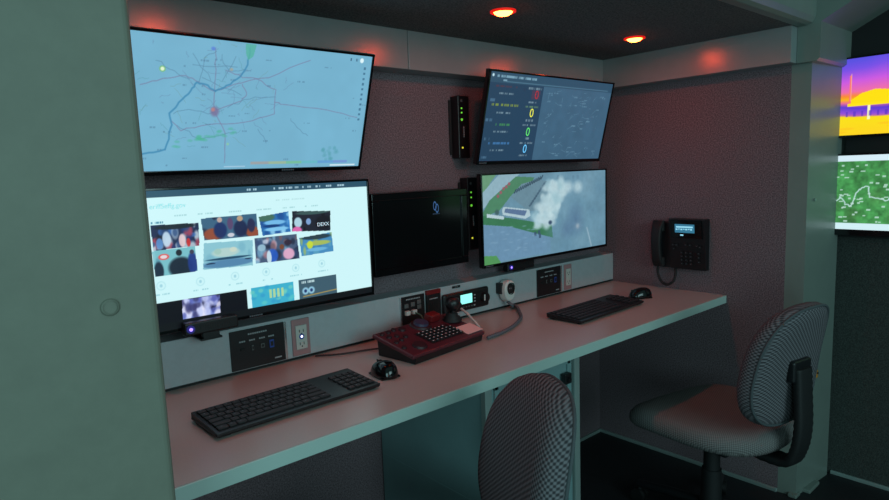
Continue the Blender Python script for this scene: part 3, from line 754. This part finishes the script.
# dark square monitor in the middle
m5 = thing('square_monitor', 'switched-off thick black square monitor between the left and right screens', 'monitor', (-1.100, -.1, 1.066))
b = MB(); b.box(-.193, .193, .002, .055, -.125, .125, bev=.004); b.obj('housing', 'black_plastic', m5)
MB().box(-.12, .12, .05, .092, -.06, .06, bev=.003).box(-.15, .15, .090, .0999, -.08, .08).obj('wall_mount', 'black_matte', m5)
b = MB()
b.box(-.193, .193, -.006, .004, .103, .125, bev=.002); b.box(-.193, .193, -.006, .004, -.125, -.103, bev=.002)
b.box(-.193, -.168, -.006, .004, -.103, .103, bev=.002); b.box(.168, .193, -.006, .004, -.103, .103, bev=.002)
b.obj('bezel', 'black_gloss', m5)
MB().box(-.168, .168, -.001, .003, -.103, .103).obj('screen', 'black_gloss', m5)
b = MB()
for s_, a in ((.011, .0), (.011, .009)):
    n = 18
    for k in range(n):
        t0, t1 = 2*PI*k/n, 2*PI*(k+1)/n
        P = lambda t, r: (.058+a*1.0-.004+math.cos(t)*.007*r, -.0014, .075-a*.9+math.sin(t)*.015*r)
        b.quad(P(t0, 1), P(t1, 1), P(t1, .72), P(t0, .72))
b.obj('screen_logo', mat('logo_blue', (60, 100, 150), .5, emit=.6).name, m5)
b = MB()
for k in range(5): b.box(.045+k*.006, .049+k*.006, -.0016, -.001, .048, .051)
b.obj('screen_text', mat('logo_dim', (45, 65, 90), .5, emit=.5).name, m5)

# camera bars on the raceway
def cambar(label, x, w, y=-.108, lift=0):
    z = RZ1
    t = thing('camera_bar', label, 'camera', (x, y+.02, z))
    MB().box(-w*.2, w*.2, -.010, max(.016, -y-.03), .0005, .0055, bev=.001).box(-w*.15, w*.15, -.010, .008, .004, .010+lift).box(-w/2, w/2, -.020, .006, .005+lift, .036+lift, bev=.004, seg=3).obj('body', 'black_plastic', t)
    MB().cyl((-w*.40, -.020, .021+lift), (-w*.40, -.024, .021+lift), .0095, n=20).cyl((-w*.40, -.024, .021+lift), (-w*.40, -.0245, .021+lift), .0042, n=16, mi=1).obj('lit_lens', ['led_halo', 'led_purple'], t)
    g = MB()
    for k in range(14): g.box(-w*.22+k*w*.045, -w*.22+k*w*.045+.003, -.0206, -.020, .014+lift, .028+lift)
    g.obj('grille', 'key_black', t)
    return t
cambar('slim black camera bar with a purple lit lens below the web page monitor', -1.805, .13, y=-.150, lift=.016)
t = cambar('small black camera bar with a glowing violet lens below the smoke monitor', -.60, .15, y=-.070)

# network boxes hung vertically on the back wall
def netbox(label, x, z0, z1):
    h = z1-z0
    t = thing('network_box', label, 'electronics', (x, 0, z0))
    MB().box(-.026, .026, -.040, -.001, 0, h, bev=.003).obj('case', 'black_plastic', t)
    MB().box(-.036, -.026, -.006, -.001, h*.06, h*.94, bev=.001).obj('bracket', 'black_matte', t)
    for f, r, m in ((.92, .0045, 'port_grey'), (.80, .003, 'led_green'), (.73, .003, 'led_green'), (.62, .0042, 'led_green'), (.17, .003, 'led_yellow')):
        MB().cyl((-.010, -.040, h*f), (-.010, -.0418, h*f), r, n=12).obj('indicator_light', m, t)
    g = MB()
    for k in range(6): g.box(-.004, .001, -.0406, -.040, h*.34+k*.0062, h*.34+k*.0062+.0045)
    g.obj('lettering', 'label_white', t)
netbox('slim black network box with green lights left of the alert dashboard monitor', -.848, 1.293, 1.505)
netbox('slim black network box with lights beside the switched-off square monitor', -.815, .968, 1.225)

# ------------------------------------------------------------------ wall telephone (right wall, faces -X)
ph = thing('desk_telephone', 'black office telephone with a lit blue display fixed to the right wall above the worktop', 'telephone', (0, -.40, .93), (0, 0, -PI/2))
# local: x -> towards the room (-y world), -y -> -x world (out of the wall)
b = MB(); b.prism([(0, -.10), (-.026, -.10), (-.040, .035), (-.048, .100), (0, .100)], 0, -.038, .105)
b.box(-.118, -.030, -.026, 0, -.100, .085, bev=.004); b.obj('body', 'black_plastic', ph)
fa = math.atan2(.014, .135); FM = Matrix.Translation((0, -.034, -.03)) @ Matrix.Rotation(fa, 4, 'X')
b = MB(); b.box(-.030, .098, -.004, .004, .055, .128, bev=.002, M=FM); b.obj('display_bezel', 'black_gloss', ph)
b = MB(); b.box(-.012, .068, -.0052, -.004, .078, .112, M=FM); dsp = b.obj('display', 'lcd_dim', ph)
b = MB(); b.box(-.006, .062, -.0058, -.0052, .098, .104, M=FM)
for k in range(7): b.box(-.008+k*.010, -.001+k*.010, -.0058, -.0052, .089+(k % 2)*.002, .094, M=FM)
b.obj('display_text', 'lcd_bright', dsp)
MB().box(.010, .022, -.0058, -.004, .066, .071, M=FM).obj('message_light', 'lcd_bright', ph)
def pk(x, z, w=.010, h=.0065, m='key_black'):
    q = MB(); q.box(x-w/2, x+w/2, -.0075, -.0030, z-h/2, z+h/2, bev=.001, M=FM); q.box(x-.0016, x+.0016, -.0079, -.0075, z-.001, z+.001, mi=1, M=FM)
    q.obj('key', ['key_black', 'text_grey'], ph)
for i in range(3):
    for j in range(4): pk(.012+i*.0185, -.002-j*.0150)
for x, z in ((-.022, .028), (-.008, .028), (.075, .028), (.088, .024), (.082, -.002), (.082, -.018), (.082, -.036), (-.02, .012), (.03, .030), (.048, .030)): pk(x, z)
hs = MB()
hp = spline([(-.086, -.034, -.088), (-.086, -.052, -.060), (-.086, -.060, 0), (-.086, -.054, .055), (-.086, -.036, .086)], 6)
hs.tube(hp, lambda i, u: 1.0-.18*math.sin(PI*u), n=20, sq=(.024, .012))
hs.box(-.110, -.062, -.048, -.027, -.096, -.056, bev=.008, seg=3); hs.box(-.110, -.062, -.050, -.027, .046, .090, bev=.008, seg=3)
hs.obj('handset', 'black_matte', ph)
b = MB(); b.tube(spline([(-.090, -.036, -.096), (-.090, -.036, -.125), (-.072, -.040, -.158), (-.045, -.040, -.168), (-.022, -.034, -.150), (-.020, -.022, -.118), (-.026, -.014, -.098)], 14), lambda i, u: .0042+(.0014 if i % 3 else 0), n=9)
b.obj('handset_cord', 'black_matte', ph)

# ------------------------------------------------------------------ ceiling lamps
def lamp(x, y):
    t = thing('ceiling_lamp', {-1.03: 'red glowing round recessed lamp in the alcove ceiling above the dashboard monitor', -.37: 'red glowing round recessed lamp in the alcove ceiling nearest the right wall'}.get(x, 'red round recessed lamp in the alcove ceiling above the map monitor'), 'lamp', (x, y, CZ))
    MB().lathe([(.036, 0), (.036, -.004), (.030, -.006), (.026, -.003)], n=32).obj('ring', 'lamp_ring', t)
    MB().lathe([(.027, -.001), (.025, -.006), (.018, -.011), (.009, -.0135), (0, -.0145)], n=28).obj('lens', 'lamp_lens', t)
    l = bpy.data.lights.new('red_lamp', 'AREA'); l.shape = 'DISK'; l.size = .044; l.energy = .72; l.color = (1, .050, .018)
    o = bpy.data.objects.new('lamp_light', l); COL.objects.link(o); o.location = (x, y, CZ-.017)
for x in (-1.76, -1.03, -.37): lamp(x, -.405)

# ------------------------------------------------------------------ chairs
def supers(a, w, h, e):
    c, s_ = math.cos(a), math.sin(a)
    return math.copysign(abs(c)**e, c)*w, math.copysign(abs(s_)**e, s_)*h
def cushion(prof, w, h, e, shape, n=56, fillrings=6):
    """prof: [(inset, depth)] from back-centre round the rim to front-centre; shape(x,y,d)->xyz"""
    vs = []; R = []
    i0, d0 = prof[0]; i1, d1 = prof[-1]
    for k in range(1, fillrings): R.append(((w-i0)*k/fillrings, (h-i0)*k/fillrings, d0))
    for i, d in prof: R.append((w-i, h-i, d))
    for k in range(fillrings-1, 0, -1): R.append(((w-i1)*k/fillrings, (h-i1)*k/fillrings, d1))
    for ww, hh, d in R:
        for k in range(n):
            x, y = supers(2*PI*k/n, ww, hh, e); vs.append(shape(x, y, d))
    N = len(R)
    fs = [(j*n+k, j*n+(k+1) % n, (j+1)*n+(k+1) % n, (j+1)*n+k) for j in range(N-1) for k in range(n)]
    vs += [shape(0, 0, R[0][2]), shape(0, 0, R[-1][2])]; c0, c1 = len(vs)-2, len(vs)-1
    fs += [(c0, (k+1) % n, k) for k in range(n)]+[(c1, (N-1)*n+k, (N-1)*n+(k+1) % n) for k in range(n)]
    return vs, fs
def chair(label, loc, rz, seat_z=.45, back_h=.185, back_w=.178, drop=0):
    t = thing('task_chair', label, 'chair', loc, (0, 0, rz), 'woven grey task chairs')
    sz = seat_z-FZ
    # seat, faces +y
    def seat(x, y, d):
        y2 = y*(1-.06*abs(x)/.22); f = max(0, y/.236); taper = 1+.06*(y/.22)
        return (x*taper, y2, sz-.035+d-.030*f**3+.012*(abs(x)/.22)**2)
    vs, fs = cushion([(.03, -.030), (.012, -.028), (.002, -.015), (0, 0), (.004, .016), (.016, .029), (.04, .035)], .228, .236, .62, seat)
    MB().add(vs, fs, 0, True).obj('seat', 'weave_seat', t)
    MB().box(-.15, .15, -.15, .15, sz-.078, sz-.060, bev=.006).obj('seat_plate', 'black_plastic', t)
    # backrest, its front looks to +y
    bz = .662-FZ-drop; by = -.235
    def back(x, y, d):
        wx = x*(1-.10*(y/back_h)) ; curve = .55*x*x
        lum = -.035*((y/back_h)) - .02*(y/back_h)**2
        return (wx, by+d+curve+lum, bz+y+.0)
    BC = [(.045, -.034), (.020, -.030), (.006, -.022), (.003, -.016), (.0, .0), (.003, .016), (.014, .029), (.04, .036)]
    vs, fs = cushion(BC, back_w, back_h, .72, back)
    bk = MB().add(vs, fs, 0, True).obj('backrest', 'weave_back', t)
    for ins, d in ((.006, -.023), (.006, .024)):
        pts = [Vector(back(*supers(2*PI*k/64, back_w-ins, back_h-ins, .72), d)) for k in range(65)]
        if d > 0: continue
        MB().tube(pts, .0042, n=8).obj('piping', 'piping', bk)
    # J bar
    P = spline([(0, -.03, sz-.085), (0, -.14, sz-.088), (0, -.25, sz-.085), (0, -.280, sz-.045), (0, -.292, sz+.03), (0, -.288, sz+.13), (0, -.283, bz-.005)], 8)
    MB().tube(P, lambda i, u: 1+.07*(i % 2), n=16, sq=(.034, .013)).obj('back_bar', 'black_matte', t)
    MB().box(-.045, .045, -.286, -.262, bz-.045, bz+.02, bev=.008, seg=3).obj('back_bracket', 'black_plastic', t)
    MB().box(-.06, .06, -.09, .09, sz-.108, sz-.078, bev=.008).obj('tilt_mechanism', 'black_plastic', t)
    MB().tube([(.05, .02, sz-.095), (.16, .03, sz-.097), (.235, .03, sz-.085)], .006, n=8).obj('lever', 'black_plastic', t)
    MB().cyl((0, 0, .075), (0, 0, sz-.10), .026, .026, n=22).cyl((0, 0, .06), (0, 0, .22), .034, .031, n=22).obj('gas_column', 'black_matte', t)
    MB().cyl((0, 0, .06), (0, 0, .11), .045, .038, n=22).obj('hub', 'black_plastic', t)
    for k in range(5):
        a = 2*PI*k/5+.5; ca, sa = math.cos(a), math.sin(a)
        b = MB(); b.tube([(ca*.03, sa*.03, .088), (ca*.15, sa*.15, .080), (ca*.27, sa*.27, .066)], lambda i, u: .021-.007*u, n=12)
        leg = b.obj('base_leg', 'black_plastic', t)
        q = MB(); q.cyl((ca*.265, sa*.265, .045), (ca*.265, sa*.265, .070), .009, n=12)
        for s_ in (-1, 1):
            px, py = ca*.265-sa*s_*.014, sa*.265+ca*s_*.014
            q.cyl((px+sa*.008, py-ca*.008, .025), (px-sa*.008, py+ca*.008, .025), .025, n=20)
        q.obj('caster', 'rubber', leg)
    return t
chair('grey woven task chair at the far right end of the worktop beside the post', (-.408, -.722, FZ), math.radians(-10), back_w=.168)
c1 = chair('mauve-grey woven task chair nearest the camera, its backrest before the cabinet', (-1.668, -.724, FZ), math.radians(61), back_w=.180, drop=.012)

# ------------------------------------------------------------------ light
w = bpy.data.worlds.new('w'); S.world = w; w.use_nodes = True
w.node_tree.nodes['Background'].inputs['Color'].default_value = (.35, .75, .72, 1)
w.node_tree.nodes['Background'].inputs['Strength'].default_value = .30
def area(name, loc, target, size, energy, color):
    l = bpy.data.lights.new(name, 'AREA'); l.shape = 'RECTANGLE'; l.size, l.size_y = size; l.energy = energy; l.color = color
    o = bpy.data.objects.new(name, l); COL.objects.link(o); o.location = loc
    o.rotation_euler = (Vector(target)-Vector(loc)).to_track_quat('-Z', 'Y').to_euler(); return o
area('aisle_light', (-1.6, -3.8, 1.6), (-1.0, 0, .9), (1.8, 1.2), 31, (.60, .96, 1.0))
area('aisle_light', (-3.6, -2.7, 1.05), (-1.0, -.3, .6), (1.0, 1.0), 14, (.52, .95, 1.0))

# ------------------------------------------------------------------ camera
cam = bpy.data.cameras.new('camera'); co = bpy.data.objects.new('camera', cam); COL.objects.link(co)
cam.sensor_width = 36; cam.lens = 618.3/889*36; cam.clip_start = .02
y, p, r = math.radians(41.0969), math.radians(-7.3121), math.radians(-2.0873)
f = Vector((math.sin(y)*math.cos(p), math.cos(y)*math.cos(p), math.sin(p)))
rt = Vector((math.cos(y), -math.sin(y), 0)); up = rt.cross(f)
rt2 = math.cos(r)*rt+math.sin(r)*up; up2 = -math.sin(r)*rt+math.cos(r)*up
co.matrix_world = Matrix(((rt2.x, up2.x, -f.x, -2.3376), (rt2.y, up2.y, -f.y, -1.6216), (rt2.z, up2.z, -f.z, 1.2527), (0, 0, 0, 1)))
S.camera = co
S.view_settings.view_transform = 'Standard'; S.view_settings.look = 'None'
S.view_settings.exposure = 0; S.view_settings.gamma = 1; S.view_settings.use_curve_mapping = False
